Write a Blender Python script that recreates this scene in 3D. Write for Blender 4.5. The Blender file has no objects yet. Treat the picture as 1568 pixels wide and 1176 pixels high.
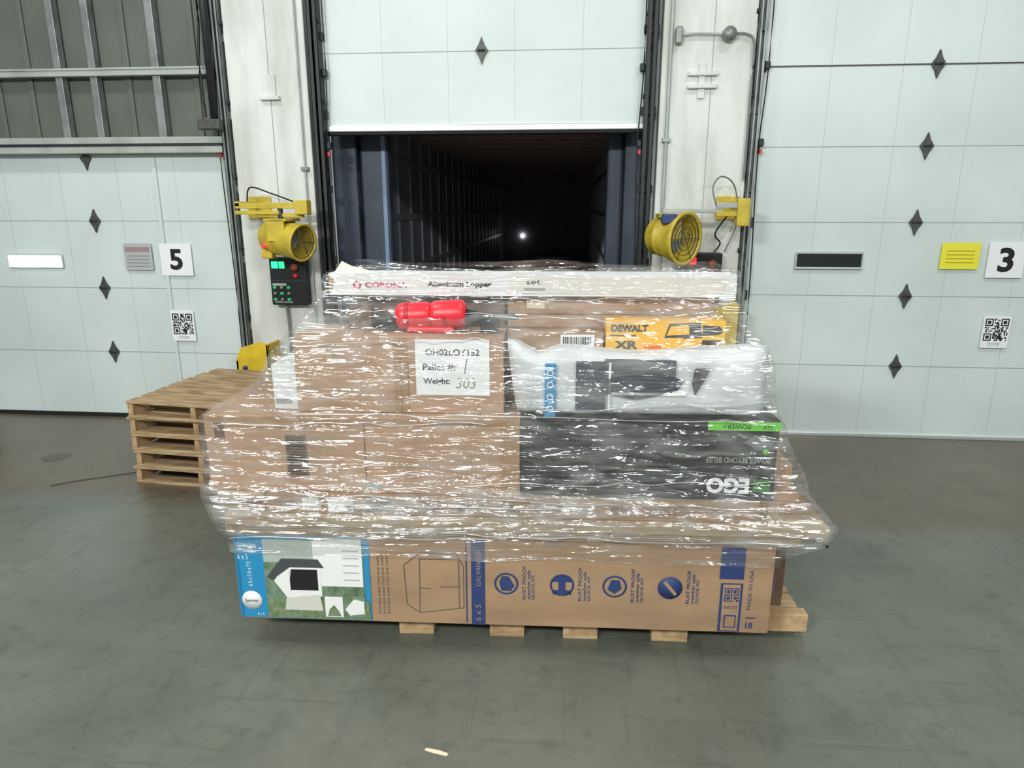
import bpy, bmesh, math, random
from mathutils import Vector, Matrix, noise
random.seed(7)
sc=bpy.context.scene
try:
    sc.view_settings.view_transform='Standard'
except Exception: pass

# ------------------------------------------------------------ materials
def lin(c):
    c=c/255.0
    return c/12.92 if c<=0.04045 else ((c+0.055)/1.055)**2.4
def rgb(r,g,b): return (lin(r),lin(g),lin(b),1)
MATS={}
def mat(name,col,rough=0.6,metal=0.0,var=0.0,scale=6.0,stretch=(1,1,1),bump=0.0,bscale=None,emit=0.0,col2=None,spec=0.5):
    if name in MATS: return MATS[name]
    m=bpy.data.materials.new(name); m.use_nodes=True
    nt=m.node_tree; b=nt.nodes['Principled BSDF']
    b.inputs['Base Color'].default_value=col
    b.inputs['Roughness'].default_value=rough
    b.inputs['Metallic'].default_value=metal
    b.inputs['Specular IOR Level'].default_value=spec
    tc=nt.nodes.new('ShaderNodeTexCoord'); mp=nt.nodes.new('ShaderNodeMapping')
    mp.inputs['Scale'].default_value=stretch
    nt.links.new(tc.outputs['Object'],mp.inputs['Vector'])
    if var>0 or col2:
        n=nt.nodes.new('ShaderNodeTexNoise'); n.inputs['Scale'].default_value=scale
        n.inputs['Detail'].default_value=5
        nt.links.new(mp.outputs[0],n.inputs['Vector'])
        cr=nt.nodes.new('ShaderNodeValToRGB')
        c2=col2 or tuple(max(0,c*(1-var)) for c in col[:3])+(1,)
        cr.color_ramp.elements[0].position=0.35; cr.color_ramp.elements[0].color=c2
        cr.color_ramp.elements[1].position=0.62; cr.color_ramp.elements[1].color=col
        nt.links.new(n.outputs['Fac'],cr.inputs['Fac'])
        nt.links.new(cr.outputs['Color'],b.inputs['Base Color'])
    if bump>0:
        n2=nt.nodes.new('ShaderNodeTexNoise'); n2.inputs['Scale'].default_value=bscale or scale*4
        n2.inputs['Detail'].default_value=4
        nt.links.new(mp.outputs[0],n2.inputs['Vector'])
        bp=nt.nodes.new('ShaderNodeBump'); bp.inputs['Strength'].default_value=bump; bp.inputs['Distance'].default_value=0.02
        nt.links.new(n2.outputs['Fac'],bp.inputs['Height']); nt.links.new(bp.outputs[0],b.inputs['Normal'])
    if emit>0:
        b.inputs['Emission Color'].default_value=col; b.inputs['Emission Strength'].default_value=emit
    MATS[name]=m; return m

M_wall=mat('painted_wall',rgb(222,229,228),0.6,var=0.10,scale=2.2,bump=0.05,bscale=30)
M_pill=mat('painted_pillar',rgb(222,226,222),0.6,col2=rgb(198,199,192),scale=2.0,stretch=(2.5,2.5,0.7),bump=0.1,bscale=20)
M_door=mat('door_paint',rgb(214,225,223),0.42,col2=rgb(201,213,210),scale=0.9,bump=0.03,bscale=40)
M_seam=mat('door_seam',rgb(160,167,164),0.6)
M_seamd=mat('door_seam_dark',rgb(72,76,72),0.6)
M_steel=mat('galvanised_steel',rgb(150,156,154),0.45,0.5,var=0.3,scale=8)
M_steell=mat('grey_steel',rgb(176,182,178),0.5,0.1,var=0.2,scale=5)
M_dark=mat('dark_steel',rgb(46,50,52),0.5,0.3)
M_black=mat('black_rubber',rgb(22,24,27),0.7,var=0.3)
M_plate=mat('hinge_plate',rgb(86,87,82),0.5,0.3,var=0.3,scale=30)
M_seal=mat('bottom_seal',rgb(225,230,230),0.25,0.6)
M_clad=mat('ribbed_cladding',rgb(98,105,98),0.55,var=0.15,scale=2)
M_yel=mat('yellow_paint',rgb(206,182,60),0.45,var=0.25,scale=12)
M_yel2=mat('yellow_guard',rgb(222,190,45),0.5,var=0.2,scale=9)
M_white=mat('white_sheet',rgb(238,240,242),0.55)
M_grey=mat('grey_sheet',rgb(175,180,182),0.6)
M_ink=mat('black_ink',rgb(22,22,24),0.6)
M_note=mat('yellow_note',rgb(232,226,60),0.6)
M_noteink=mat('note_ink',rgb(160,150,40),0.6)
M_blue=mat('blue_ink',rgb(44,62,112),0.6)
M_lblue=mat('blue_label',rgb(40,138,188),0.5)
M_trail=mat('trailer_wall',rgb(150,156,168),0.45,var=0.3,scale=3)
M_trailc=mat('trailer_ceiling',rgb(165,142,134),0.6)
M_trailf=mat('trailer_floor',rgb(60,50,42),0.6,var=0.4,scale=5)
M_pad=mat('dock_pad',rgb(66,76,92),0.5,var=0.35,scale=4,stretch=(1,1,.4))
M_slotw=mat('lit_window',rgb(225,235,255),0.3,emit=4.5)
M_slotd=mat('dark_window',rgb(35,40,40),0.2)
M_green=mat('green_led',rgb(30,255,110),0.4,emit=4)
M_gdim=mat('green_lamp',rgb(30,150,80),0.4,emit=.6)
M_red=mat('red_led',rgb(255,20,40),0.4,emit=3)
M_whiteled=mat('white_lamp',rgb(255,245,240),0.4,emit=8)
M_kraft=mat('kraft_cardboard',rgb(168,137,106),0.7,col2=rgb(153,124,96),scale=2.5,stretch=(1,1,3),bump=0.05,bscale=12)
M_kraft2=mat('kraft_cardboard_warm',rgb(180,147,119),0.65,col2=rgb(160,130,104),scale=3,bump=0.06,bscale=9)
M_kraft3=mat('kraft_cardboard_pale',rgb(184,161,131),0.7,col2=rgb(158,135,107),scale=5,stretch=(1,1,6))
M_kraftd=mat('kraft_cardboard_dark',rgb(112,87,67),0.75,var=0.25,scale=5)
M_tape=mat('packing_tape',rgb(160,128,96),0.22)
M_pwood=mat('pallet_wood',rgb(186,161,124),0.75,col2=rgb(142,114,82),scale=4,stretch=(1.2,8,8),bump=0.15,bscale=14)
M_pwood2=mat('pallet_wood_end',rgb(194,165,126),0.8,col2=rgb(158,126,90),scale=14)
M_blk=mat('black_carton',rgb(28,31,36),0.45,var=0.35,scale=6)
M_lime=mat('lime_print',rgb(110,205,60),0.5)
M_gtxt=mat('grey_print',rgb(150,155,152),0.5)
M_poly=mat('white_poly_bag',rgb(226,229,230),0.35,col2=rgb(206,210,214),scale=6,bump=0.5,bscale=9)
M_redp=mat('red_plastic',rgb(218,44,56),0.35)
M_ywbox=mat('yellow_carton',rgb(246,188,44),0.5)
M_redtxt=mat('red_print',rgb(205,40,60),0.5)
M_sky=mat('photo_sky',rgb(120,142,118),0.5,col2=rgb(84,106,80),scale=25)
M_roofw=mat('shed_white',rgb(232,234,232),0.5)
M_roofg=mat('shed_grey',rgb(70,74,78),0.5)
M_grass=mat('photo_grass',rgb(92,122,76),0.6,col2=rgb(136,142,116),scale=40)
M_cable=mat('black_cable',rgb(28,28,28),0.5)
M_gcable=mat('grey_cable',rgb(120,124,122),0.5)
M_paper=mat('paper_scrap',rgb(225,212,185),0.7)
M_pale=mat('pale_carton',rgb(222,217,208),.45,var=.06,scale=6)

def floor_mat():
    m=bpy.data.materials.new('polished_concrete'); m.use_nodes=True; nt=m.node_tree; L=nt.links.new
    b=nt.nodes['Principled BSDF']; tc=nt.nodes.new('ShaderNodeTexCoord')
    n1=nt.nodes.new('ShaderNodeTexNoise'); n1.inputs['Scale'].default_value=.9; n1.inputs['Detail'].default_value=8; n1.inputs['Roughness'].default_value=.68
    L(tc.outputs['Object'],n1.inputs['Vector'])
    c1=nt.nodes.new('ShaderNodeValToRGB'); c1.color_ramp.elements[0].position=.3; c1.color_ramp.elements[0].color=rgb(88,92,82)
    c1.color_ramp.elements[1].position=.7; c1.color_ramp.elements[1].color=rgb(112,115,104)
    L(n1.outputs['Fac'],c1.inputs['Fac'])
    c2=nt.nodes.new('ShaderNodeValToRGB'); c2.color_ramp.elements[0].position=.3; c2.color_ramp.elements[0].color=rgb(84,77,64)
    c2.color_ramp.elements[1].position=.7; c2.color_ramp.elements[1].color=rgb(110,101,85)
    L(n1.outputs['Fac'],c2.inputs['Fac'])
    sp=nt.nodes.new('ShaderNodeSeparateXYZ'); L(tc.outputs['Object'],sp.inputs[0])
    n2=nt.nodes.new('ShaderNodeTexNoise'); n2.inputs['Scale'].default_value=.8; L(tc.outputs['Object'],n2.inputs['Vector'])
    ad=nt.nodes.new('ShaderNodeMath'); ad.operation='MULTIPLY_ADD'; ad.inputs[1].default_value=.5
    L(n2.outputs['Fac'],ad.inputs[0]); L(sp.outputs['Y'],ad.inputs[2])
    mr=nt.nodes.new('ShaderNodeMapRange'); mr.inputs['From Min'].default_value=-1.65; mr.inputs['From Max'].default_value=-1.4
    L(ad.outputs[0],mr.inputs['Value'])
    mx=nt.nodes.new('ShaderNodeMix'); mx.data_type='RGBA'
    L(mr.outputs[0],mx.inputs['Factor']); L(c1.outputs[0],mx.inputs[6]); L(c2.outputs[0],mx.inputs[7])
    def mult(prev,scale,detail,lo,p0,p1,fac,stretch=None,rot=0):
        src=tc.outputs['Object']
        if stretch:
            mp=nt.nodes.new('ShaderNodeMapping'); mp.inputs['Scale'].default_value=stretch; mp.inputs['Rotation'].default_value=(0,0,rot); L(src,mp.inputs['Vector']); src=mp.outputs[0]
        n=nt.nodes.new('ShaderNodeTexNoise'); n.inputs['Scale'].default_value=scale; n.inputs['Detail'].default_value=detail; n.inputs['Roughness'].default_value=.7
        L(src,n.inputs['Vector'])
        c=nt.nodes.new('ShaderNodeValToRGB'); c.color_ramp.elements[0].position=p0; c.color_ramp.elements[0].color=(lo,lo,lo,1)
        c.color_ramp.elements[1].position=p1; c.color_ramp.elements[1].color=(1,1,1,1); L(n.outputs['Fac'],c.inputs['Fac'])
        mu=nt.nodes.new('ShaderNodeMix'); mu.data_type='RGBA'; mu.blend_type='MULTIPLY'; mu.inputs['Factor'].default_value=fac
        L(prev,mu.inputs[6]); L(c.outputs[0],mu.inputs[7]); return mu.outputs[2]
    o=mult(mx.outputs[2],9,8,.6,.3,.47,.65)
    o=mult(o,2.2,6,.65,.32,.45,.5)
    o=mult(o,3.0,4,.7,.34,.42,.45,(.25,6,1),.5)      # long scuffs
    o=mult(o,3.0,4,.7,.34,.42,.4,(5,.3,1),.2)
    o=mult(o,45,2,.55,.28,.34,.6)
    L(o,b.inputs['Base Color'])
    r=nt.nodes.new('ShaderNodeMapRange'); r.inputs['To Min'].default_value=.22; r.inputs['To Max'].default_value=.42
    L(n1.outputs['Fac'],r.inputs['Value']); L(r.outputs[0],b.inputs['Roughness'])
    return m
def film_mat(name,lo,hi,gloss,dist):
    m=bpy.data.materials.new(name); m.use_nodes=True; nt=m.node_tree; L=nt.links.new
    nt.nodes.remove(nt.nodes['Principled BSDF']); out=nt.nodes['Material Output']
    tc=nt.nodes.new('ShaderNodeTexCoord')
    mp=nt.nodes.new('ShaderNodeMapping'); mp.inputs['Scale'].default_value=(2.6,2.6,26); mp.inputs['Rotation'].default_value=(0,math.radians(5),0)
    L(tc.outputs['Object'],mp.inputs['Vector'])
    n=nt.nodes.new('ShaderNodeTexNoise'); n.inputs['Scale'].default_value=1.2; n.inputs['Detail'].default_value=1.2; n.inputs['Roughness'].default_value=.4; n.inputs['Distortion'].default_value=.5
    L(mp.outputs[0],n.inputs['Vector'])
    mp2=nt.nodes.new('ShaderNodeMapping'); mp2.inputs['Scale'].default_value=(5,5,15); mp2.inputs['Rotation'].default_value=(0,math.radians(-20),0)
    L(tc.outputs['Object'],mp2.inputs['Vector'])
    n2=nt.nodes.new('ShaderNodeTexNoise'); n2.inputs['Scale'].default_value=1.0; n2.inputs['Detail'].default_value=2; n2.inputs['Distortion'].default_value=.8
    L(mp2.outputs[0],n2.inputs['Vector'])
    ad=nt.nodes.new('ShaderNodeMath'); ad.operation='MULTIPLY_ADD'; ad.inputs[1].default_value=.7; L(n2.outputs['Fac'],ad.inputs[0]); L(n.outputs['Fac'],ad.inputs[2])
    bp=nt.nodes.new('ShaderNodeBump'); bp.inputs['Strength'].default_value=1.0; bp.inputs['Distance'].default_value=dist
    L(ad.outputs[0],bp.inputs['Height'])
    gl=nt.nodes.new('ShaderNodeBsdfGlossy'); gl.inputs['Roughness'].default_value=.13; gl.inputs['Color'].default_value=(1,1,1,1)
    L(bp.outputs[0],gl.inputs['Normal'])
    df=nt.nodes.new('ShaderNodeBsdfDiffuse'); df.inputs['Color'].default_value=rgb(218,219,216)
    tr=nt.nodes.new('ShaderNodeBsdfTransparent'); tr.inputs['Color'].default_value=(.985,.985,.985,1)
    cr=nt.nodes.new('ShaderNodeMapRange'); cr.inputs['From Min'].default_value=.45; cr.inputs['From Max'].default_value=.72
    cr.inputs['To Min'].default_value=lo; cr.inputs['To Max'].default_value=hi
    L(n2.outputs['Fac'],cr.inputs['Value'])
    mx=nt.nodes.new('ShaderNodeMixShader'); L(cr.outputs[0],mx.inputs[0]); L(tr.outputs[0],mx.inputs[1]); L(df.outputs[0],mx.inputs[2])
    mx2=nt.nodes.new('ShaderNodeMixShader'); mx2.inputs[0].default_value=gloss
    L(mx.outputs[0],mx2.inputs[1]); L(gl.outputs[0],mx2.inputs[2]); L(mx2.outputs[0],out.inputs['Surface'])
    return m
M_film=film_mat('stretch_film',.03,.23,.14,.05)
M_fold=film_mat('stretch_film_fold',.25,.5,.2,.01)

# ------------------------------------------------------------ builder
class B:
    def __init__(s,name,M=None,parent=None):
        s.name=name; s.bm=bmesh.new(); s.mats=[]; s.M=M or Matrix.Identity(4); s.parent=parent
    def mi(s,m):
        if m not in s.mats: s.mats.append(m)
        return s.mats.index(m)
    def _merge(s,bm2,m,T=None,smooth=False):
        if T is not None: bm2.transform(T)
        i=s.mi(m)
        me=bpy.data.meshes.new('t'); 
        for f in bm2.faces: f.material_index=i; f.smooth=smooth
        bm2.to_mesh(me); bm2.free(); s.bm.from_mesh(me); bpy.data.meshes.remove(me)
    def box(s,x0,x1,y0,y1,z0,z1,m,bev=0.0,T=None,seg=2):
        b=bmesh.new(); bmesh.ops.create_cube(b,size=1)
        b.transform(Matrix.Translation(((x0+x1)/2,(y0+y1)/2,(z0+z1)/2))@Matrix.Diagonal((abs(x1-x0),abs(y1-y0),abs(z1-z0),1)))
        if bev>0: bmesh.ops.bevel(b,geom=b.edges[:],offset=bev,segments=seg,affect='EDGES',profile=.5)
        s._merge(b,m,T); return s
    def carton(s,x0,x1,y0,y1,z0,z1,m,bulge=.006,n=8):
        b=bmesh.new(); bmesh.ops.create_cube(b,size=2)
        bmesh.ops.bevel(b,geom=b.edges[:],offset=.012,segments=1,affect='EDGES')
        bmesh.ops.subdivide_edges(b,edges=b.edges[:],cuts=n,use_grid_fill=True)
        cx,cy,cz=(x0+x1)/2,(y0+y1)/2,(z0+z1)/2; hx,hy,hz=(x1-x0)/2,(y1-y0)/2,(z1-z0)/2
        for v in b.verts:
            p=v.co.copy(); u=Vector((p.x*hx,p.y*hy,p.z*hz))
            k=noise.noise(Vector(((cx+u.x)*3,(cy+u.y)*3,(cz+u.z)*4)))*bulge
            nn=Vector((p.x if abs(p.x)>.98 else 0,p.y if abs(p.y)>.98 else 0,p.z if abs(p.z)>.98 else 0))
            if abs(nn.z)>0: k*=.3
            k=min(k,0.0) if nn.y<0 else k
            v.co=Vector((cx,cy,cz))+u+nn*k
        s._merge(b,m); return s
    def cyl(s,p0,p1,r,m,r2=None,seg=20,cap=True,smooth=True):
        p0=Vector(p0);p1=Vector(p1); d=p1-p0
        b=bmesh.new(); bmesh.ops.create_cone(b,cap_ends=cap,segments=seg,radius1=r,radius2=r if r2 is None else r2,depth=d.length)
        T=Matrix.Translation((p0+p1)/2)@d.to_track_quat('Z','Y').to_matrix().to_4x4()
        s._merge(b,m,T,smooth); return s
    def lathe(s,p0,d,prof,m,seg=32):
        q=Vector(d).normalized().to_track_quat('Z','Y').to_matrix().to_4x4()
        T=Matrix.Translation(p0)@q; b=bmesh.new(); rings=[]
        for (t,r) in prof:
            rings.append([b.verts.new((r*math.cos(2*math.pi*i/seg),r*math.sin(2*math.pi*i/seg),t)) for i in range(seg)])
        for a,c in zip(rings,rings[1:]):
            for i in range(seg): b.faces.new((a[i],a[(i+1)%seg],c[(i+1)%seg],c[i]))
        s._merge(b,m,T,True); return s
    def tube(s,pts,r,m,seg=8,res=6):
        P=[Vector(p) for p in pts]; Q=[]
        for i in range(len(P)-1):
            a=P[max(i-1,0)];bb=P[i];c=P[i+1];d=P[min(i+2,len(P)-1)]
            for k in range(res):
                t=k/res
                Q.append(.5*((2*bb)+(c-a)*t+(2*a-5*bb+4*c-d)*t*t+(3*bb-a-3*c+d)*t**3))
        Q.append(P[-1]); b=bmesh.new(); rings=[]
        for i,p in enumerate(Q):
            tg=(Q[min(i+1,len(Q)-1)]-Q[max(i-1,0)]).normalized(); q=tg.to_track_quat('Z','Y')
            rings.append([b.verts.new(p+q@Vector((r*math.cos(2*math.pi*k/seg),r*math.sin(2*math.pi*k/seg),0))) for k in range(seg)])
        for a,c in zip(rings,rings[1:]):
            for i in range(seg): b.faces.new((a[i],a[(i+1)%seg],c[(i+1)%seg],c[i]))
        s._merge(b,m,None,True); return s
    def poly(s,pts,m,y0,y1):
        b=bmesh.new(); A=[b.verts.new((p[0],y0,p[1])) for p in pts]; C=[b.verts.new((p[0],y1,p[1])) for p in pts]
        n=len(pts); b.faces.new(A); b.faces.new(C[::-1])
        for i in range(n): b.faces.new((A[i],C[i],C[(i+1)%n],A[(i+1)%n]))
        bmesh.ops.recalc_face_normals(b,faces=b.faces[:]); s._merge(b,m); return s
    def dec(s,x0,x1,z0,z1,y,m,t=.0015):
        return s.box(x0,x1,y-t,y,z0,z1,m)
    def text(s,txt,x0,x1,z0,z1,y,m,vertical=False,bold=0.0,shear=0.0,flip=False):
        cu=bpy.data.curves.new('t','FONT'); cu.body=txt; cu.extrude=.0; cu.offset=bold; cu.shear=shear; cu.resolution_u=3
        ob=bpy.data.objects.new('t',cu); sc.collection.objects.link(ob)
        dg=bpy.context.evaluated_depsgraph_get(); me=bpy.data.meshes.new_from_object(ob.evaluated_get(dg))
        bpy.data.objects.remove(ob); bpy.data.curves.remove(cu)
        b=bmesh.new(); b.from_mesh(me); bpy.data.meshes.remove(me)
        if vertical: b.transform(Matrix.Rotation(math.radians(90),4,'Z'))
        if flip: b.transform(Matrix.Rotation(math.radians(180),4,'Z'))
        xs=[v.co.x for v in b.verts]; ys=[v.co.y for v in b.verts]
        a,c,d,e=min(xs),max(xs),min(ys),max(ys)
        for v in b.verts:
            v.co=Vector((x0+(v.co.x-a)/(c-a)*(x1-x0),y,z0+(v.co.y-d)/(e-d)*(z1-z0)))
        s._merge(b,m); return s
    def qr(s,x0,x1,z0,z1,y,m,n=21):
        b=bmesh.new(); dx=(x1-x0)/n; dz=(z1-z0)/n
        def on(i,j):
            for (a,c) in ((0,0),(0,n-7),(n-7,n-7)):
                u,v=i-a,j-c
                if -1<=u<=7 and -1<=v<=7:
                    if u in(-1,7) or v in(-1,7): return False
                    return u in(0,6) or v in(0,6) or (2<=u<=4 and 2<=v<=4)
            return random.random()<.5
        for i in range(n):
            for j in range(n):
                if on(i,j):
                    vs=[b.verts.new((x0+(i+p)*dx,y,z0+(j+q)*dz)) for p,q in((0,0),(1,0),(1,1),(0,1))]; b.faces.new(vs)
        s._merge(b,m); return s
    def done(s):
        me=bpy.data.meshes.new(s.name); s.bm.to_mesh(me); s.bm.free()
        for m in s.mats: me.materials.append(m)
        ob=bpy.data.objects.new(s.name,me); sc.collection.objects.link(ob)
        ob.matrix_world=s.M
        if s.parent: ob.parent=s.parent
        return ob

# ------------------------------------------------------------ room shell
fb=B('floor'); M_floor=floor_mat(); fb.box(-9,9,-10,.35,-.2,0,M_floor)
fb.done()

w=B('wall_back')
w.box(-9,-2.12,.1,.35,0,5,M_wall); w.box(.62,9,.1,.35,0,5,M_wall); w.box(-2.12,.62,.1,.35,2.85,5,M_wall)
w.box(-2.80,-2.14,-.05,.1,0,5,M_pill,.008); w.box(.64,1.33,-.05,.1,0,5,M_pill,.008)
w.box(4.03,4.75,-.05,.1,0,5,M_pill,.008); w.box(-9,-5.5,-.05,.1,0,5,M_pill,.008)
w.box(-2.455,-2.449,-.053,-.05,0,5,M_seam); w.box(1.015,1.02,-.053,-.05,0,5,M_seam)
w.done()

c=B('trim_1')
c.box(-5.5,-2.9,.04,.1,2.36,5,M_clad)
for i in range(9):
    x=-5.45+i*.29
    c.box(x,x+.05,.02,.04,2.36,5,M_clad,.008)
for x,wd in((-5.0,.05),(-4.24,.06),(-3.94,.06),(-3.40,.065)):
    c.box(x-wd/2,x+wd/2,-.05,.02,2.40,5,M_steel,.004)
c.box(-5.5,-2.95,-.07,.0,2.93,2.985,M_steell,.005); c.box(-5.5,-2.95,-.08,-.07,2.975,2.99,M_steell)
c.box(-5.5,-2.88,-.10,.03,2.33,2.385,M_steell,.005); c.box(-5.5,-2.88,-.11,.03,2.385,2.405,M_dark,.003)
c.box(-5.5,-2.88,-.06,.03,2.405,2.46,M_steell,.004)
c.done()

# doors
def door(name,x0,x1,zb,seams,hx,ztop,lip=True,dark=()):
    d=B(name)
    zs=[zb]+[z for z in seams if z>zb+.05 and z<ztop]+[ztop]
    for a,b_ in zip(zs,zs[1:]):
        d.box(x0,x1,.02,.07,a+.001,b_-.001,M_door,.003)
    d.box(x0+.01,x1-.01,.035,.065,zb,ztop,M_seam)
    for z in zs[1:-1]:
        if z in dark: d.box(x0,x1,.014,.03,z-.005,z+.005,M_seamd)
        else: d.box(x0,x1,.018,.03,z-.0025,z+.0025,M_seam)
        k=.021
        d.poly([(hx,z-.10),(hx+k,z-.045),(hx+.052,z),(hx+k,z+.045),(hx,z+.10),(hx-k,z+.045),(hx-.052,z),(hx-k,z-.045)],M_plate,.002,.02)
        d.cyl((hx-.03,-.002,z),(hx+.03,-.002,z),.008,M_dark,seg=10)
        for xx in (x0+.02,x1-.02):
            d.box(xx-.025,xx+.025,-.005,.02,z-.04,z+.04,M_plate,.006)
    for k in range(1,5):
        x=x0+(x1-x0)*k/5
        d.box(x-.001,x+.001,.0192,.02,zb+.02,ztop,M_steell)
    return d
Z=[.62,1.20,1.78,2.35,2.93,3.50,4.08]
d=door('door_1',-5.46,-2.86,0.02,Z,-4.15,2.33)
d.box(-5.46,-2.86,.005,.08,0,.035,M_black,.004)
d.box(-5.02,-4.50,.0,.02,1.37,1.49,M_steell,.01); d.box(-5.01,-4.51,-.006,.0,1.378,1.482,M_slotw,.003)
d.box(-3.56,-3.53,-.002,.02,.3,2.3,M_door)
d.poly([(-4.15,2.20),(-4.133,2.25),(-4.10,2.30),(-4.133,2.33),(-4.167,2.33),(-4.20,2.30),(-4.167,2.25)],M_plate,.002,.02)
d.done()
d=door('door_2',-2.07,.57,2.535,[3.08,3.66,4.24],-.745,4.8)
d.box(-2.07,.57,.0,.085,2.49,2.54,M_seal,.008); d.box(-2.07,.57,.01,.08,2.465,2.49,M_black,.01)
d.done()
d=door('door_3',1.39,4.01,0.02,Z,2.68,4.8,dark=(2.93,))
d.box(1.39,4.01,.0,.08,0,.03,M_seal,.004); d.box(1.39,4.01,.005,.085,-.0,.012,M_black)
d.box(1.785,2.315,.0,.02,1.41,1.55,M_steell,.01); d.box(1.80,2.30,-.006,.0,1.43,1.535,M_slotd,.003)
d.box(1.785,2.315,-.008,.0,1.412,1.43,M_seal,.003)
d.done()

def track(name,x,side,m,z1=4.8,wd=.028):
    t=B(name)
    t.box(x-wd,x-wd+.006,-.09,.0,0.0,z1,m); t.box(x+wd-.006,x+wd,-.09,.0,0.0,z1,m); t.box(x-wd,x+wd,-.005,.0,0,z1,m)
    t.box(x-wd ,x-.010,-.09,-.084,0,z1,m); t.box(x+.010,x+wd,-.09,-.084,0,z1,m)
    z=.3
    while z<z1:
        t.box(x-wd-.02,x+wd+.02,-.03,-.001,z-.03,z+.03,m,.004)
        t.cyl((x+side*.05,-.05,z+.1),(x,-.05,z+.1),.018,M_dark,seg=12); z+=.58
    return t.done()
track('trim_2',-2.845,1,M_steel); track('trim_2',-2.06,1,M_dark,wd=.04); track('trim_2',.56,-1,M_dark,wd=.04); track('trim_2',1.365,-1,M_steel)
track('trim_2',-5.49,1,M_steel); track('trim_2',4.02,1,M_steel)

# dock seal pads and trailer
s_=B('dock_seal')
s_.box(-2.12,-1.90,.352,.62,0,2.9,M_pad,.02); s_.box(.42,.62,.352,.62,0,2.9,M_pad,.02); s_.box(-2.12,.62,.352,.62,2.66,2.9,M_pad,.02)
s_.box(-1.90,-1.64,.44,.60,0,2.66,M_pad,.03); s_.box(.28,.42,.44,.60,0,2.66,M_pad,.03)
s_.box(-1.70,-1.66,.425,.44,0,2.5,mat('seal_highlight',rgb(120,140,170),.4),.006)  # pale blue strip paints the vertical highlight along the pad
for z in (.4,1.0,1.6,2.2):
    s_.box(-1.915,-1.895,.36,.44,z,z+.3,M_black,.01); s_.box(.415,.43,.36,.44,z,z+.3,M_black,.01)
s_.done()
t=B('semi_trailer')
t.box(-2.02,-1.97,.64,13.6,-.1,2.80,M_trail); t.box(.47,.52,.64,13.6,-.1,2.80,M_trail)
t.box(-2.02,.52,.64,13.6,2.72,2.80,M_trailc); t.box(-2.02,.52,.64,13.6,-.2,-.0,M_trailf); t.box(-2.02,.52,13.6,13.7,-.2,2.8,M_trail)
M_rib=mat('trailer_rib',rgb(165,170,178),.4,.2)
for i in range(22):
    y=.8+i*.6
    t.box(-1.97,-1.945,y,y+.05,0,2.72,M_rib,.004); t.box(.445,.47,y,y+.05,0,2.72,M_rib,.004)
for z in (.5,1.15,1.75,2.35):
    t.box(-1.97,-1.938,.66,13.5,z,z+.07,M_rib,.004); t.box(.438,.47,.66,13.5,z,z+.07,M_rib,.004)
for i in range(20):
    y=.9+i*.62
    t.box(-1.97,.47,y,y+.05,2.67,2.72,M_trailc,.004)
t.cyl((-1.40,13.55,1.12),(-1.40,13.6,1.12),.05,M_whiteled)
t.box(-.85,-.1,9.5,10.3,0,.85,M_trail,.02)
t.done()

# ------------------------------------------------------------ signs
def sign(name,x0,x1,z0,z1,m): 
    b=B(name); b.box(x0,x1,-.004,.0005,z0,z1,m); 
    for xx in (x0+.02,x1-.03): b.box(xx,xx+.01,.0005,.0165,z0+.02,z1-.02,m)
    return b
b=sign('dock_number_sign',-3.585,-3.30,1.315,1.59,M_white); b.text('5',-3.50,-3.385,1.365,1.545,-.006,M_ink,bold=.03); b.done()
b=sign('dock_number_sign',3.255,3.53,1.355,1.635,M_white); b.text('3',3.335,3.45,1.40,1.59,-.006,M_ink,bold=.03); b.done()
b=sign('notice_sign',-3.915,-3.66,1.36,1.59,M_grey); b.dec(-3.90,-3.68,1.52,1.56,-.005,mat('notice_red',rgb(160,130,128)))
for i in range(4): b.dec(-3.89,-3.69,1.39+i*.03,1.40+i*.03,-.005,M_gtxt)
b.done()
b=sign('notice_sign',2.90,3.19,1.42,1.625,M_note)
for i in range(4): b.dec(2.94,3.15,1.47+i*.03,1.476+i*.03,-.005,M_noteink)
b.done()
for (x0,x1,z0,z1) in((-3.56,-3.345,.735,1.01),(3.305,3.515,.79,1.05)):
    b=sign('qr_code_sign',x0,x1,z0,z1,M_white); b.qr(x0+.015,x1-.015,z0+.06,z0+.06+(x1-x0-.03),-.006,M_ink); b.text('DOOR',x0+.06,x1-.06,z0+.02,z0+.045,-.006,M_gtxt); b.done()

# ------------------------------------------------------------ dock lights
def drum(b,p,d,L,r0,r1):
    d=Vector(d).normalized(); p=Vector(p)
    b.lathe(p,d,[(0,.001),(0,r0*.55),(.015,r0*.8),(.05,r0),(L*.35,r0),(L*.36,r0*1.06),(L*.42,r0*1.06),(L*.43,r0*1.0),(L*.9,r1),(L,r1*1.06),(L+.012,r1*1.06),(L+.012,r1*.94),(L*.9,r1*.9),(L*.5,r1*.6)],M_yel)
    b.lathe(p,d,[(L*.93,r1*.92),(L*.6,r1*.8),(L*.55,.001)],M_plate)
    b.lathe(p,d,[(L*.7,r1*.55),(L*.62,r1*.3),(L*.58,.001)],M_steel)
    for k in (.25,.45,.65,.85):
        b.lathe(p,d,[(L+.006,r1*k),(L+.009,r1*k+.002),(L+.006,r1*k+.004),(L+.0,r1*k+.002),(L+.006,r1*k)],M_plate)
    q=d.to_track_quat('Z','Y')
    for a in range(3):
        v=q@Vector((math.cos(a*math.pi/3),math.sin(a*math.pi/3),0)); c=p+d*(L+.008)
        b.cyl(c-v*r1,c+v*r1,.0025,M_plate,seg=6)
b=B('loading_dock_light')
b.box(-2.72,-2.52,-.07,-.051,1.80,1.98,M_yel,.004)
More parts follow.
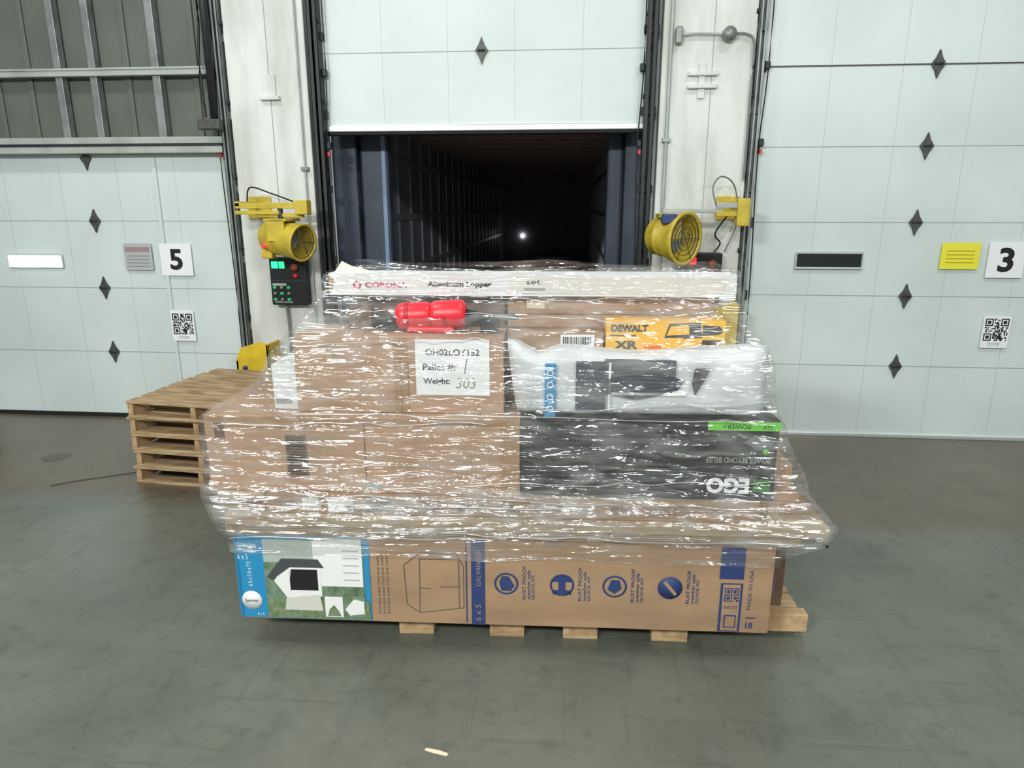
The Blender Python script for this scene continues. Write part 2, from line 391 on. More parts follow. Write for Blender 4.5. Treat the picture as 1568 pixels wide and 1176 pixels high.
b.box(-2.66,-2.62,-.42,-.06,1.90,1.94,M_yel,.004); b.box(-2.66,-2.08,-.42,-.38,1.885,1.93,M_yel,.004); b.box(-2.66,-2.30,-.43,-.37,1.84,1.87,M_yel,.004)
b.box(-2.50,-2.12,-.41,-.36,1.82,1.85,M_yel,.004)
b.box(-2.16,-2.06,-.46,-.36,1.84,1.95,M_yel,.008)
b.cyl((-2.30,-.40,1.74),(-2.30,-.40,1.90),.02,M_dark); b.box(-2.36,-2.22,-.55,-.53,1.64,1.80,M_yel,.003)
b.box(-2.38,-2.24,-.28,-.26,1.62,1.80,M_yel,.003); b.box(-2.38,-2.20,-.55,-.26,1.79,1.81,M_yel,.003)
drum(b,(-2.46,-.34,1.68),(.92,-.36,-.14),.38,.13,.14)
b.box(-2.47,-2.38,-.44,-.36,1.50,1.58,M_yel,.01)
b.cyl((-2.42,-.5,1.60),(-2.40,-.53,1.60),.012,M_red)
b.tube([(-2.66,-.2,1.93),(-2.6,-.25,2.05),(-2.4,-.3,2.0),(-2.2,-.38,1.94)],.006,M_cable)
b.tube([(-2.55,-.06,1.5),(-2.6,-.1,1.6),(-2.5,-.3,1.75),(-2.35,-.4,1.78)],.006,M_cable)
b.done()
b=B('loading_dock_light')
b.box(1.12,1.30,-.07,-.051,1.80,1.98,M_yel,.004)
b.box(1.05,1.30,-.44,-.40,1.89,1.93,M_steell,.004); b.box(1.22,1.26,-.42,-.06,1.90,1.94,M_yel,.004)
b.box(.66,1.10,-.43,-.39,1.855,1.885,M_steell,.004); b.box(1.05,1.28,-.44,-.38,1.83,1.865,M_yel,.004)
b.box(1.20,1.29,-.46,-.36,1.76,1.96,M_yel,.008)
b.box(.64,.78,-.60,-.58,1.66,1.84,M_yel,.003); b.box(.64,.78,-.34,-.32,1.62,1.84,M_yel,.003); b.box(.62,.80,-.60,-.32,1.82,1.85,M_yel,.003)
b.box(.63,.74,-.66,-.60,1.78,1.85,M_blue,.01)
drum(b,(.60,-.36,1.69),(.62,-.62,-.05),.30,.14,.185)
b.tube([(1.05,-.42,1.91),(1.02,-.4,2.04),(1.1,-.3,2.12),(1.22,-.2,2.05),(1.28,-.12,1.8),(1.2,-.1,1.55)],.006,M_gcable)
b.tube([(1.18,-.3,1.86),(1.10,-.2,1.7),(1.16,-.12,1.62),(1.12,-.1,1.55)],.006,M_cable)
b.done()
def ctrl(x0,x1,z0,z1,led):
    b=B('dock_control_box'); b.box(x0,x1,-.16,-.052,z0,z1,M_dark,.01)
    b.box(x0+.01,x1-.01,-.166,-.16,z1-.18,z1-.01,M_black,.003)
    b.box(x0+.01,x1-.01,-.166,-.16,z0+.01,z1-.2,M_black,.003)
    b.box(x0+.025,x0+.08,-.17,-.166,z1-.09,z1-.035,led,.003); b.box(x0+.09,x0+.135,-.17,-.166,z1-.09,z1-.035,led,.003)
    b.cyl((x1-.08,-.166,z1-.08),(x1-.08,-.20,z1-.08),.028,mat('amber_button',rgb(150,70,40)))
    b.cyl((x1-.08,-.166,z1-.15),(x1-.08,-.19,z1-.15),.018,M_redp)
    lower=M_gdim if led is M_green else M_steel
    for i in range(3):
        for j in range(3): b.cyl((x0+.04+j*.06,-.166,z0+.05+i*.05),(x0+.04+j*.06,-.18,z0+.05+i*.05),.014,lower if (i+j)%2==0 else M_steel)
    b.box(x0+.03,x1-.12,-.17,-.166,z0+.02,z0+.035,M_steel); b.dec(x0+.02,x0+.14,z1-.235,z1-.215,-.166,M_steell,.002)
    b.tube([(x0+.1,-.1,z0),(x0+.1,-.075,z0-.3),(x0+.08,-.075,.0)],.012,M_gcable)
    return b.done()
ctrl(-2.54,-2.23,1.09,1.49,M_green); ctrl(.84,1.18,1.15,1.545,M_red)

def pipe(name,pts,r=.014): 
    b=B(name); b.tube(pts,r,M_steell)
    for p in pts[1:-1]: b.box(p[0]-.03,p[0]+.03,p[1]-.02,-.051,p[2]-.015,p[2]+.015,M_steel,.003)
    return b.done()
pipe('conduit_pipe',[(.70,-.075,0),(.70,-.075,1.3),(.70,-.075,2.4),(.70,-.075,5)])
pipe('conduit_pipe',[(-2.20,-.075,0.),(-2.20,-.075,1.6),(-2.20,-.075,2.2),(-2.20,-.075,5)],.008)
b=B('junction_box'); b.cyl((1.12,-.052,3.14),(1.12,-.12,3.14),.05,M_steel); b.tube([(1.12,-.08,3.14),(1.25,-.08,3.14),(1.31,-.08,3.05),(1.31,-.08,2.6),(1.31,-.08,2.1)],.009,M_gcable); b.tube([(.74,-.08,3.14),(.9,-.08,3.15),(1.12,-.08,3.14)],.010,M_steell); b.box(.73,.78,-.11,-.051,3.08,3.2,M_steel,.01); b.done()
b=B('pipe_bracket'); b.box(.84,1.06,-.09,-.051,2.77,2.80,M_pill,.004); b.box(.84,1.06,-.09,-.051,2.86,2.89,M_pill,.004); b.box(.92,.97,-.07,-.051,2.70,2.95,M_pill,.004); b.done()
b=B('pipe_bracket'); b.box(-2.53,-2.37,-.09,-.051,2.73,2.76,M_pill,.004); b.box(-2.50,-2.40,-.065,-.051,2.76,2.92,M_pill,.004); b.done()
for (xs,name) in ((1.43,'door_cable'),(-2.92,'door_cable'),(-2.0,'door_cable'),(.50,'door_cable')):
    b=B(name); b.tube([(xs,-.03,0.05),(xs+.01,-.03,1.2),(xs-.015,-.03,2.3),(xs+.01,-.03,3.0),(xs,-.03,4.6)],.005,M_cable)
    for z in (2.35,2.9): b.box(xs-.02,xs+.02,-.05,-.01,z,z+.06,M_dark,.01)
    b.box(xs-.01,xs+.01,-.055,-.03,2.30,2.33,M_redp); b.done()
b=B('door_spring_bracket'); b.cyl((-2.90,-.13,2.58),(-2.90,-.13,4.6),.03,M_dark); b.box(-3.02,-2.84,-.19,-.112,2.50,2.58,M_plate,.01); b.tube([(-2.97,-.13,2.6),(-2.98,-.13,3.0),(-2.95,-.13,3.4),(-3.0,-.13,4.0)],.01,M_cable); b.done()

def guard(x0,x1,h):
    b=B('track_guard')
    b.poly([(x0,0),(x1,0),(x1,h-.02),(x1-.08,h),(x0+.05,h-.05),(x0,h-.16)],M_yel2,-.34,-.32)
    b.box(x0,x0+.02,-.34,-.10,0,h-.16,M_yel2,.003); b.box(x1-.02,x1,-.34,-.10,0,h-.02,M_yel2,.003)
    b.cyl((x0+.08,-.34,h-.22),(x0+.08,-.355,h-.22),.02,M_blue); b.box(x0-.02,x1+.02,-.40,-.10,0,.015,M_yel2,.003)
    b.done()
guard(-2.82,-2.53,.80); guard(1.06,1.31,1.18)

# ------------------------------------------------------------ pallets
def pallet(name,M,W,D,H=.122,feet=None,nb=7):
    b=B(name,M); bt=.016
    feet=feet or [(0,.04),(W/2-.02,W/2+.02),(W-.04,W)]
    for (a,c) in feet: 
        b.box(a,c,0.01,D-.01,bt,H-bt,M_pwood2,.002)
    bw=D/nb*.78
    for i in range(nb):
        y=i*(D-bw)/(nb-1); j=random.uniform(-.02,.012)
        b.box(j,W+j,y,y+bw,H-bt,H,M_pwood,.002)
    for y in (0,D*.25,D/2-bw/2,D*.75-bw/2,D-bw):
        b.box(0,W,y,y+bw,0,bt,M_pwood,.002)
    for (a,c) in feet:
        for i in range(nb): 
            y=i*(D-bw)/(nb-1)+bw/2; b.cyl(((a+c)/2,y,H-.001),((a+c)/2,y,H+.001),.004,M_dark,seg=6)
    return b.done()
for i in range(5):
    R=Matrix.Translation((-3.05+random.uniform(-.015,.015),-1.47+random.uniform(-.015,.015),.1205*i))@Matrix.Rotation(math.radians(-6+random.uniform(-.8,.8)),4,'Z')
    pallet('wooden_pallet',R,1.02,1.02,H=.12)

PM0=Matrix.Translation((-.239,-3.05,0))@Matrix.Rotation(math.radians(2),4,'Z')
PM=Matrix.Translation((-.239,-3.05,-.02))@Matrix.Rotation(math.radians(2),4,'Z')
b=B('wooden_pallet',PM0)
for (x0,x1,yo) in((-1.12,-1.0,.22),(-.518,-.358,0),(-.102,.056,0),(.2315,.388,0),(.63,.79,0),(1.18,1.30,.10)):
    for y in (0.0,.5,1.0): b.box(x0,x1,max(y,yo),y+.14+(yo if y==0 else 0),.018,.084,M_pwood2,.003)
    b.box(x0,x1,yo,1.14,0,.018,M_pwood,.002)
for i in range(9):
    y=i*.1275; b.box(-1.10,1.31 if i else 1.10,y,y+.105,.10,.117,M_pwood,.002)
for x in (-1.10,-.45,-.05,.3,.7,1.19): b.box(x,x+.1,.08 if abs(x)>1 else 0,1.125,.084,.10,M_pwood,.002)
b.box(1.13,1.335,.06,.12,.03,.117,M_pwood2,.003)
b.done()

# ------------------------------------------------------------ shed kit carton
y=-.09
b=B('shed_kit_carton',PM); b.carton(-1.205,1.108,y,.26,.138,.552,M_kraft,.004,14)
b.box(-1.207,-1.19,y-.003,.26,.145,.545,M_lblue)
f=y-.0015
b.dec(-1.205,-.614,.145,.545,f,M_lblue)
b.dec(-1.08,-.64,.165,.53,f-.002,M_sky)
b.dec(-1.08,-.86,.42,.53,f-.0035,mat('photo_haze',rgb(170,180,172)))
b.dec(-.87,-.645,.31,.54,f-.0035,M_roofw)
for i in range(5): b.dec(-.73,-.66,.34+i*.035,.346+i*.035,f-.005,M_grey)
b.dec(-1.08,-.62,.15,.24,f-.0035,M_grass)
b.poly([(-1.04,.33),(-.99,.41),(-.83,.41),(-.83,.26),(-.98,.24)],M_roofw,f-.007,f-.0035)
b.poly([(-1.07,.35),(-1.0,.44),(-.84,.44),(-.815,.40),(-.965,.40),(-1.05,.335)],M_roofg,f-.009,f-.007)
b.poly([(-.975,.29),(-.96,.39),(-.845,.39),(-.845,.29)],M_ink,f-.0095,f-.008); b.dec(-.975,-.968,.28,.39,f-.0095,M_roofw)
b.poly([(-1.0,.19),(-.99,.25),(-.84,.27),(-.83,.19)],mat('photo_path',rgb(205,205,196)),f-.008,f-.006)
b.dec(-.82,-.74,.16,.26,f-.006,M_roofw); b.dec(-.735,-.64,.16,.27,f-.006,M_sky); b.poly([(-.73,.2),(-.69,.25),(-.645,.24),(-.645,.18),(-.71,.17)],M_roofw,f-.009,f-.006)
b.poly([(-.81,.165),(-.80,.20),(-.78,.22),(-.76,.19),(-.75,.165)],M_grass,f-.009,f-.007)
b.lathe((-1.15,f-.002,.23),(0,-1,0),[(0,.045),(.002,.045),(.002,.001)],M_roofw)
b.text('Cobertizo\nde acero',-1.195,-1.11,.47,.51,f-.003,M_roofw,bold=.01); b.text('6 x 5',-1.195,-1.15,.43,.455,f-.003,M_roofw); b.text('6 ft x 5 ft x 7 ft',-1.16,-1.14,.30,.42,f-.003,M_roofw,vertical=True)
b.text('6 x 5',-1.13,-1.10,.155,.17,f-.003,M_roofw); b.text('Suncover',-1.18,-1.12,.222,.238,f-.006,M_blue)
def line(x0,z0,x1,z1,m=M_blue,wd=.003):
    d=Vector((x1-x0,0,z1-z0)); n=Vector((-d.z,0,d.x)).normalized()*wd
    b.poly([(x0+n.x,z0+n.z),(x1+n.x,z1+n.z),(x1-n.x,z1-n.z),(x0-n.x,z0-n.z)],m,f-.0005,f+.001)
M_bl2=mat('faint_ink',rgb(92,86,90),0.7)
for a in [(-.455,.23,-.465,.42),(-.465,.42,-.39,.48),(-.39,.48,-.235,.48),(-.235,.48,-.205,.42),(-.205,.42,-.205,.22),(-.455,.23,-.40,.19),(-.40,.19,-.205,.22),(-.40,.19,-.395,.45),(-.395,.45,-.225,.455),(-.225,.455,-.225,.215),(-.31,.32,-.225,.32),(-.395,.31,-.35,.31)]: line(*a,m=M_bl2,wd=.0016)
for i in range(3): b.text('Includes steel roof and walls',-.585+i*.02,-.573+i*.02,.18,.46,f,M_bl2,vertical=True)
b.dec(-.171,-.112,.14,.548,f,M_blue); 
b.text('6 x 5',-.155,-.13,.16,.24,f-.003,M_kraft,vertical=True); b.text('GALVANISED',-.15,-.13,.33,.50,f-.003,M_kraft,vertical=True)
b.dec(-.195,-.19,.15,.54,f,M_blue)
for k,x in enumerate((-.02,.22,.445,.68)):
    r=.052
    b.lathe((x,f-.0005,.345),(0,-1,0),[(0,r),(.001,r),(.001,r-.008),(0,r-.008)],M_blue)
    if k==0: b.poly([(x-.02,.31),(x+.02,.31),(x+.035,.335),(x+.01,.38),(x-.02,.38),(x-.03,.35)],M_blue,f-.001,f)
    if k==1: b.poly([(x-.045,.36),(x+.045,.36),(x+.03,.39),(x-.03,.39)],M_blue,f-.001,f); b.dec(x-.04,x+.04,.30,.32,f,M_blue); b.dec(x-.015,x+.015,.32,.36,f,M_blue)
    if k==2: b.poly([(x-.03,.33),(x,.31),(x+.03,.335),(x+.02,.375),(x-.015,.375)],M_blue,f-.001,f)
    if k==3: b.lathe((x,f-.0008,.345),(0,-1,0),[(0,r),(.001,r),(.001,.001)],M_blue); b.poly([(x-.03,.37),(x-.02,.38),(x+.03,.32),(x+.02,.31)],M_kraft,f-.004,f-.002)
    for i,tx in enumerate(('RUST PROOF','weather safe','QUICK FIT')): b.text(tx,x+.07+i*.02,x+.084+i*.02,.27,.43-.02*i,f,M_blue,vertical=True,bold=.01)
b.dec(.885,.985,.395,.545,f,M_blue)
b.dec(.893,.985,.145,.375,f,M_blue); b.dec(.903,.975,.15,.37,f-.001,M_kraft)
b.qr(.91,.97,.29,.355,f-.004,M_blue,13); b.text('SHED KIT',.912,.968,.255,.27,f-.004,M_blue)
b.dec(.915,.965,.165,.225,f-.003,M_blue); b.dec(.92,.96,.17,.22,f-.004,M_kraft)
b.text('MADE IN USA',1.01,1.025,.25,.44,f,M_blue,vertical=True); b.text('18',1.01,1.04,.16,.19,f,M_blue,bold=.02); b.dec(1.01,1.05,.21,.215,f,M_blue)
b.done()
b=B('long_carton',PM); b.carton(-1.16,1.26,.28,1.05,.138,.552,M_kraftd,.004); b.dec(1.0,1.1,.3,.4,.279,M_white); b.done()
b=B('small_carton',PM); b.carton(1.125,1.235,.13,.27,.138,.42,M_kraftd,.004); b.dec(1.14,1.2,.2,.3,.129,M_bl2); b.done()

# flat boards / cartons
b=B('flat_pack_carton',PM)
for z0,z1,x0,x1,yy in((.553,.598,-1.235,1.20,-.10),(.598,.650,-1.225,1.31,-.115)):
    b.box(x0,x1,yy,.95,z0+.001,z1-.001,M_kraft3,.006)
for i in range(3): b.box(-1.2,1.15,-.102,-.099,.565+i*.01,.567+i*.01,M_kraftd)
b.done()
b=B('flat_pack_carton',PM); y=-.085
b.carton(-1.05,1.03,y,.9,.652,.732,M_kraft,.004); f=y-.001
b.dec(-.89,-.82,.665,.722,f,M_white); b.dec(-.78,-.67,.66,.725,f,M_white); b.qr(-.70,-.675,.665,.69,f-.002,M_ink,9)
b.qr(-.61,-.51,.665,.725,f-.001,M_blue,17); b.dec(-.98,-.91,.68,.70,f,M_gtxt)
for k in range(7): b.text('KD  5/8 x 12',-.38+k*.16,-.27+k*.16,.675,.71,f,M_blue if k%2 else M_bl2)
b.dec(-.04,-.035,.655,.73,f,M_kraftd)
b.done()
b=B('flat_pack_carton',PM); b.box(-1.27,-1.06,-.07,.8,.654,.730,M_kraft3,.01); b.box(-1.26,-1.07,-.074,-.07,.684,.700,M_kraftd); b.done()
b=B('small_carton',PM); b.carton(1.05,1.22,.02,.4,.652,.73,M_kraft2,.004); b.dec(1.06,1.2,.69,.695,.019,M_tape); b.done()
b=B('small_carton',PM); b.carton(1.10,1.19,.05,.4,.734,.86,M_kraft2,.004); b.dec(1.11,1.18,.78,.785,.049,M_tape); b.done()

# layer 3
b=B('cardboard_carton',PM); y=-.045
b.carton(-1.305,.035,y,.46,.734,1.072,M_kraft2,.008,12); f=y-.001
b.dec(-.957,-.868,.80,.99,f,M_kraftd)
for i in range(14): b.dec(-.95,-.875,.812+i*.0125,.812+i*.0125+random.choice((.003,.006)),f-.0015,M_ink)
b.dec(-1.26,-1.22,.97,1.04,f,M_kraftd); b.dec(-.62,-.56,.75,.78,f,M_gtxt)
b.dec(-.045,.033,.745,1.06,f,M_tape,.0008); b.dec(-1.30,.03,1.045,1.066,f,M_tape,.0006); b.dec(-.62,-.617,.74,1.06,f,M_kraftd,.0008)
b.done()
b=B('black_equipment_carton',PM); b.carton(.045,1.09,y,.46,.734,1.082,M_blk,.006,12)
b.dec(.80,1.092,1.04,1.078,f,M_lime); b.text('POWER+',.86,.97,1.047,1.068,f-.003,M_ink,flip=True); b.text('56V',1.02,1.06,1.047,1.068,f-.003,M_ink,flip=True)
b.text('POWER BEYOND BELIEF',.80,1.06,.90,.925,f-.001,M_gtxt,bold=.02,flip=True); b.text('EGO',.81,.985,.765,.835,f-.001,M_white,bold=.05,flip=True)
b.dec(1.0,1.07,.775,.83,f-.001,mat('lime_dark',rgb(60,120,50)),.001)
b.poly([(.95,.99),(.99,1.02),(1.06,1.015),(1.07,.98),(1.0,.96)],mat('dim_grey',rgb(95,100,100)),f-.001,f); b.cyl((1.04,f-.001,.95),(1.04,f-.003,.95),.012,M_lime)
b.text('CORDLESS KIT',.12,.45,.98,1.0,f-.001,mat('dim_print',rgb(70,74,78)))
b.poly([(.3,.80),(.45,.86),(.75,.88),(.78,.84),(.5,.80)],mat('dim_photo',rgb(52,56,60)),f-.001,f)
b.done()
b=B('cardboard_carton',PM); b.carton(-1.15,1.0,.48,.95,.734,1.08,M_kraftd,.006); b.done()

# layer 4
y=.02; f=y-.001
b=B('cardboard_carton',PM); b.carton(-.913,-.036,y,.30,1.074,1.402,M_kraft2,.006,10)
b.dec(-.495,-.435,1.08,1.395,f,M_tape,.0008); b.dec(-.466,-.464,1.08,1.395,f-.001,M_kraftd,.0008)
b.dec(-.402,-.094,1.155,1.392,f,M_white,.003)
b.text('OH02LOT152',-.36,-.135,1.325,1.352,f-.004,M_ink,bold=.012)
b.text('Pallet #:',-.372,-.235,1.258,1.29,f-.004,M_ink,bold=.02)
b.text('Weight:',-.372,-.26,1.195,1.228,f-.004,M_ink,bold=.02)
b.text('1',-.20,-.185,1.25,1.31,f-.004,M_ink,shear=.3); b.text('303',-.235,-.15,1.185,1.23,f-.004,M_gtxt,shear=.2)
b.done()
b=B('small_white_carton',PM); b.carton(-1.03,-.925,.05,.3,1.074,1.27,M_poly,.004); b.dec(-1.02,-.95,1.1,1.12,.049,M_gtxt); b.done()
def pillow(b,x0,x1,y0,y1,z0,z1,m,amp=.014):
    bb=bmesh.new(); bmesh.ops.create_cube(bb,size=2)
    bmesh.ops.subdivide_edges(bb,edges=bb.edges[:],cuts=24,use_grid_fill=True)
    for v in bb.verts:
        p=v.co; ry=math.sqrt(max(0,1-.85*abs(p.z)**6))*math.sqrt(max(.04,1-.85*abs(p.x)**16))
        X=(x0+x1)/2+p.x*(x1-x0)/2; Zz=(z0+z1)/2+p.z*(z1-z0)/2; Y=(y0+y1)/2+p.y*ry*(y1-y0)/2
        t=(p.x+1)/2
        if p.z>0: Zz+=p.z*(.035*math.exp(-(t/.06)**2)-.03*math.exp(-((t-.13)/.05)**2)+.012*math.sin(X*9)+.02*math.exp(-((t-1)/.08)**2))
        X+=.02*p.z*(1 if p.x<-.5 else 0)*(-1)
        k=noise.noise(Vector((X*5,Y*6,Zz*12)))*amp
        v.co=Vector((X,Y+k*(1 if p.y<0 else 0),max(z0,Zz)))
    b._merge(bb,m,None,True)
b=B('white_poly_package',PM); pillow(b,.0,1.035,-.045,.155,1.084,1.355,M_poly)
f=-.0575
def sheet(x0,x1,z0,z1,m,t=.004): b.box(x0,x1,f-t,f+.02,z0,z1,m,.002)
sheet(.135,.18,1.09,1.31,M_lblue)
for i in range(4): b.lathe((.157,f-.006,1.125+i*.05),(0,-1,0),[(0,.014),(.001,.014),(.001,.009),(0,.009)],M_roofw)
for i in range(6): b.text('heavy duty steel',.06,.115,1.12+i*.024,1.13+i*.024,f-.001,M_gtxt)
sheet(.26,.38,1.12,1.32,mat('print_dark',rgb(72,78,86)),.003); sheet(.375,.655,1.25,1.33,mat('print_grey',rgb(88,94,100)),.003)
b.poly([(.34,1.20),(.40,1.26),(.60,1.28),(.69,1.25),(.66,1.20),(.5,1.17)],mat('print_navy',rgb(44,50,66)),f-.006,f-.003)
sheet(.40,.70,1.185,1.20,M_roofw,.006); sheet(.39,.40,1.12,1.32,M_roofw,.006)
b.poly([(.735,1.19),(.72,1.24),(.73,1.30),(.79,1.30),(.77,1.25)],M_ink,f-.004,f)
b.done()
b=B('cardboard_carton',PM); b.carton(-.03,1.0,.165,.30,1.084,1.24,M_kraftd,.003); b.done()
b=B('cardboard_carton',PM); b.carton(-.03,.385,.17,.30,1.242,1.40,M_kraft,.004); f=.169
b.dec(.20,.345,1.32,1.39,f,M_white,.002)
x=.21
while x<.335: wv=random.choice((.002,.004,.006)); b.dec(x,x+wv,1.345,1.38,f-.003,M_ink); x+=wv+random.choice((.003,.005))
b.text('4017728 001',.21,.33,1.327,1.338,f-.003,M_ink); b.done()
b=B('yellow_tool_carton',PM); b.carton(.392,.895,.17,.30,1.242,1.452,M_ywbox,.003)
b.text('DEWALT',.415,.57,1.405,1.435,f-.003,M_ink,bold=.04); b.text('XR',.43,.53,1.33,1.365,f-.001,M_ink,bold=.04); b.dec(.41,.52,1.385,1.39,f,M_ink); b.dec(.42,.48,1.28,1.30,f,M_ink)
b.dec(.56,.63,1.27,1.345,f,mat('orange_print',rgb(235,120,30)))
b.poly([(.64,1.375),(.66,1.44),(.79,1.445),(.80,1.38)],M_ink,f-.002,f); b.poly([(.65,1.39),(.665,1.43),(.74,1.435),(.745,1.395)],M_ywbox,f-.004,f-.002); b.poly([(.80,1.39),(.80,1.435),(.87,1.43),(.89,1.41),(.87,1.395)],M_ink,f-.002,f)
b.poly([(.66,1.38),(.64,1.31),(.69,1.31),(.72,1.38)],M_ywbox,f-.004,f-.002); b.poly([(.62,1.27),(.62,1.315),(.73,1.315),(.74,1.27)],M_ink,f-.003,f); b.poly([(.80,1.30),(.80,1.37),(.88,1.37),(.87,1.30)],M_ink,f-.003,f)
b.done()
b=B('cardboard_carton',PM); b.carton(-.72,-.05,.32,.70,1.084,1.52,M_kraftd,.006); b.done()
b=B('cardboard_carton',PM); b.carton(-.035,.88,.31,.70,1.084,1.542,M_kraft2,.006); b.dec(.05,.13,1.48,1.52,.309,M_paper,.002); b.dec(-.03,.88,1.455,1.458,.309,M_kraftd); b.done()
b=B('long_white_carton',PM)
b.carton(-.815,.945,.235,.37,1.544,1.640,mat('white_carton',rgb(230,231,230),.4,var=.06,scale=8),.005,16); f=.234
b.dec(-.02,.90,1.556,1.628,f+.0005,M_pale,.001)
b.text('CORONA',-.655,-.47,1.578,1.602,f-.001,M_redtxt,bold=.03); b.lathe((-.69,f,1.59),(0,-1,0),[(0,.018),(.001,.018),(.001,.010),(0,.010)],M_redtxt)
b.text('Aluminum Lopper',-.38,-.10,1.578,1.606,f-.001,M_ink,bold=.03); b.poly([(-.815,1.55),(-.815,1.635),(-.79,1.61),(-.80,1.57)],M_kraft3,f-.002,f)
b.text('set',.05,.11,1.595,1.615,.232,M_ink); b.dec(.04,.13,1.57,1.58,.233,M_gtxt)
b.poly([(-.80,1.635),(-.76,1.69),(-.72,1.67),(-.60,1.64)],M_pale,.26,.263)
b.done()
b=B('red_power_tool',PM)
def ros(x0,x1,zc,r,m): b.lathe((x0,.15,zc),(1,0,.06),[(0,.001),(0,.04),(.01,r*.92),(.025,r),(x1-x0-.025,r),(x1-x0-.01,r*.9),(x1-x0,.035),(x1-x0,.001)],m)
ros(-.50,-.345,1.464,.058,M_redp); ros(-.355,-.20,1.472,.060,M_redp)
for x in (-.46,-.30): b.lathe((x,.15,1.468),(1,0,.06),[(0,.056),(.002,.061),(.016,.061),(.018,.056)],mat('dark_red',rgb(180,32,44),.4))
b.box(-.45,-.25,.09,.20,1.404,1.43,M_redp,.01)
b.cyl((-.21,.14,1.47),(-.10,.14,1.465),.032,M_dark,.022); b.cyl((-.10,.14,1.465),(.02,.15,1.468),.014,M_steel); b.box(-.14,-.06,.10,.18,1.404,1.475,M_black,.012)
b.cyl((-.50,.15,1.445),(-.60,.15,1.435),.03,M_dark,.022); b.done()
b=B('cardboard_carton',PM); b.carton(-.72,-.62,.18,.30,1.404,1.49,M_kraftd,.003); b.done()

# ------------------------------------------------------------ stretch wrap shell
prof=[(.16,-1.215,1.12,-.102,1.08),(.50,-1.225,1.13,-.108,1.08),(.56,-1.25,1.28,-.125,1.06),(.65,-1.275,1.33,-.13,1.04),(.73,-1.315,1.24,-.105,1.0),
(.85,-1.325,1.20,-.065,.98),(1.0,-1.325,1.13,-.062,.97),(1.07,-1.32,1.105,-.062,.96),(1.10,-1.24,1.085,-.066,.9),(1.20,-1.06,1.05,-.07,.82),(1.33,-1.0,1.045,-.055,.78),(1.39,-.95,1.02,-.0,.76),
(1.43,-.92,.98,.05,.75),(1.53,-.87,.965,.19,.74),(1.64,-.835,.955,.222,.73),(1.66,-.82,.95,.245,.71)]
def pv(z):
    for a,c in zip(prof,prof[1:]):
        if a[0]<=z<=c[0]:
            t=(z-a[0])/(c[0]-a[0]); return [a[i]+(c[i]-a[i])*t for i in range(1,5)]
    return prof[-1][1:]
def wrap(bm,z0,z1,off,seed,edge=.03):
    NP=420; nz=int((z1-z0)/.012); rings=[]
    for k in range(nz+1):
        z=z0+(z1-z0)*k/nz; x0,x1,y0,y1=pv(z); x0-=off;x1+=off;y0-=off;y1+=off
        r=.03
        Wd,Dp=x1-x0,y1-y0; ring=[]
        for i in range(NP):
            sfrac=i/NP
            if sfrac<.34: t=sfrac/.34; p=Vector((x0+Wd*t,y0,0)); n=Vector((0,-1,0)); e=min(t,1-t)*Wd
            elif sfrac<.5: t=(sfrac-.34)/.16; p=Vector((x1,y0+Dp*t,0)); n=Vector((1,0,0)); e=min(t,1-t)*Dp
            elif sfrac<.84: t=(sfrac-.5)/.34; p=Vector((x1-Wd*t,y1,0)); n=Vector((0,1,0)); e=min(t,1-t)*Wd
            else: t=(sfrac-.84)/.16; p=Vector((x0,y1-Dp*t,0)); n=Vector((-1,0,0)); e=min(t,1-t)*Dp
            if e<r: p=p-n*((r-e)**2/(2*r))
            q=Vector((p.x*2.0+seed,p.y*2.0,z*16+p.x*1.2)); h=noise.noise(q)*.009+noise.noise(Vector((p.x*4,p.y*4+seed,z*40+p.x*3)))*.004
            ez=1-min(1,min(k,nz-k)/4)
            zz=z+noise.noise(Vector((p.x*2.5,p.y*2.5,seed)))*edge*ez
            ring.append(bm.verts.new(p+n*(h+.006)+Vector((0,0,zz))))
        rings.append(ring)
    for a,c in zip(rings,rings[1:]):
        for i in range(NP):
            fc=bm.faces.new((a[i],a[(i+1)%NP],c[(i+1)%NP],c[i])); fc.smooth=True
bm=bmesh.new(); wrap(bm,.47,1.655,.0,3.1); wrap(bm,.56,.76,.008,8.3,.05)
b=B('stretch_wrap',PM); b._merge(bm,M_film,None,True)
for (z,xa,xb,sl) in ((.555,-1.2,.2,.03),(.60,-.6,1.2,-.02),(.70,-1.25,.3,.02),(.745,-.9,1.15,-.015),(.80,-.2,1.15,.03),(1.04,-1.25,-.1,.02),(1.095,-.9,1.0,-.01),(1.12,.1,1.02,.05),(1.37,-.9,-.1,.03),(1.50,-.8,.5,-.04),(1.535,-.1,.9,.01)):
    pts=[]; n_=14
    for k in range(n_+1):
        x=xa+(xb-xa)*k/n_; zz=z+sl*k/n_+random.uniform(-.008,.008); x0,x1,y0,y1=pv(zz)
        if x<x0+.02 or x>x1-.02: continue
        pts.append((x,y0-.014,zz))
    b.tube(pts,.0022,M_fold,seg=6,res=3)
b.done()

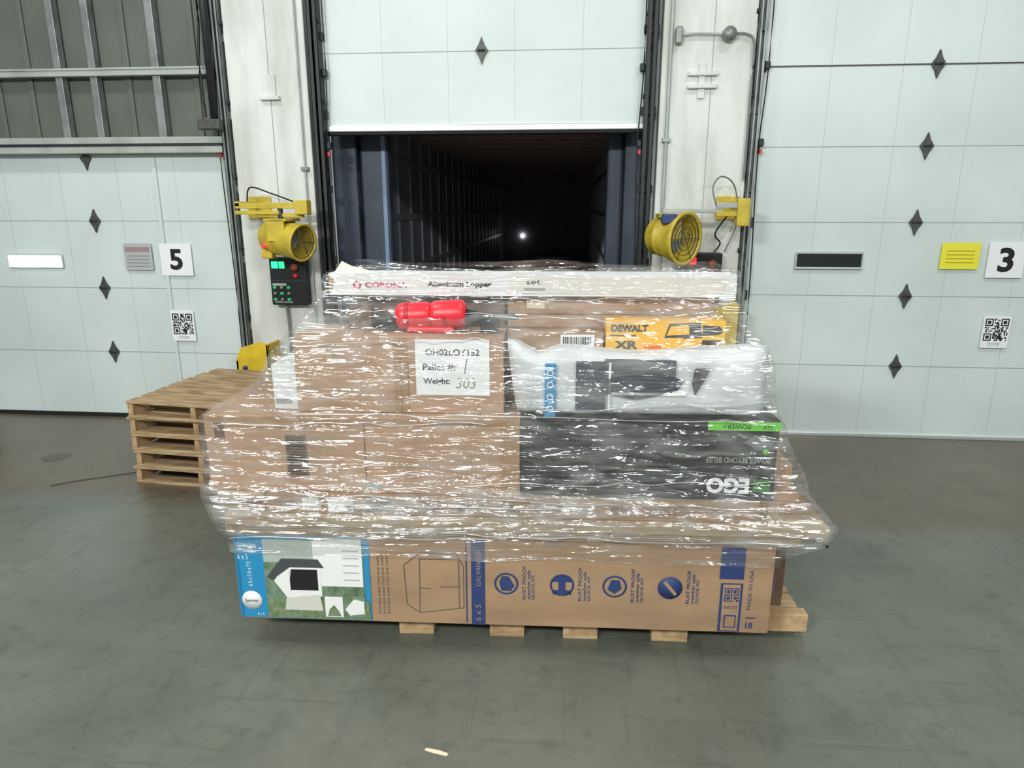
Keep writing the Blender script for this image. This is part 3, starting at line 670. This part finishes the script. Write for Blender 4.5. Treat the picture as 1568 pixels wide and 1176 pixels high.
# ------------------------------------------------------------ small floor things
b=B('floor_strap'); b.tube([(.95,-1.35,.006),(1.15,-1.5,.006),(1.38,-1.8,.006),(1.50,-2.05,.006)],.005,M_cable); b.done()
b=B('floor_cable'); b.tube([(-3.08,-1.25,.004),(-3.3,-1.38,.004),(-3.5,-1.5,.004),(-3.62,-1.6,.004)],.003,mat('brown_cable',rgb(66,60,50),.6)); b.done()
b=B('paper_scrap'); b.poly([(0,0),(.05,.008),(.085,.02),(.08,.032),(.03,.022),(-.005,.012)],M_paper,-.0,.0015)
o=b.done(); o.matrix_world=Matrix.Translation((-.49,-3.74,.001))@Matrix.Rotation(math.radians(90),4,'X')
b=B('floor_stain'); b.lathe((-4.0,-1.05,0.0),(0,0,1),[(0.001,.10),(.002,.08),(.002,.001)],mat('oil_stain',rgb(74,68,56),.3)); o=b.done()

# ------------------------------------------------------------ lights
def area(x,y,z,sx,sy,e,col=(.98,1,.965),tgt=None):
    l=bpy.data.lights.new('unseen_hall_lamp','AREA'); l.shape='RECTANGLE'; l.size=sx; l.size_y=sy; l.energy=e; l.color=col
    o=bpy.data.objects.new('unseen_hall_light',l); sc.collection.objects.link(o); o.location=(x,y,z)
    if tgt: o.rotation_euler=(Vector(tgt)-o.location).to_track_quat('-Z','Y').to_euler()
area(-3.2,-8.5,4.4,1.3,.35,255,tgt=(-1.5,-2,1)); area(-.6,-9,4.6,1.3,.35,180,tgt=(-.3,-2.5,1)); area(3.6,-8.5,4.4,1.3,.35,115,tgt=(1.5,-2,1))  # added unseen lamps, kept low behind the camera to streak the film
area(-3.5,-3.4,6.5,1.6,.6,120); area(2.5,-3.4,6.5,1.6,.6,95)
wd=bpy.data.worlds.new('hall_ambient'); sc.world=wd; wd.use_nodes=True
wd.node_tree.nodes['Background'].inputs[0].default_value=(.86,.93,.92,1); wd.node_tree.nodes['Background'].inputs[1].default_value=.40

# ------------------------------------------------------------ camera
cd=bpy.data.cameras.new('camera'); cam=bpy.data.objects.new('camera',cd); sc.collection.objects.link(cam)
cd.sensor_width=36; cd.lens=24.1; cam.location=(0,-5.78,1.9)
cam.rotation_euler=(math.radians(90-14.5),0,math.radians(5)); cd.clip_end=100
sc.camera=cam
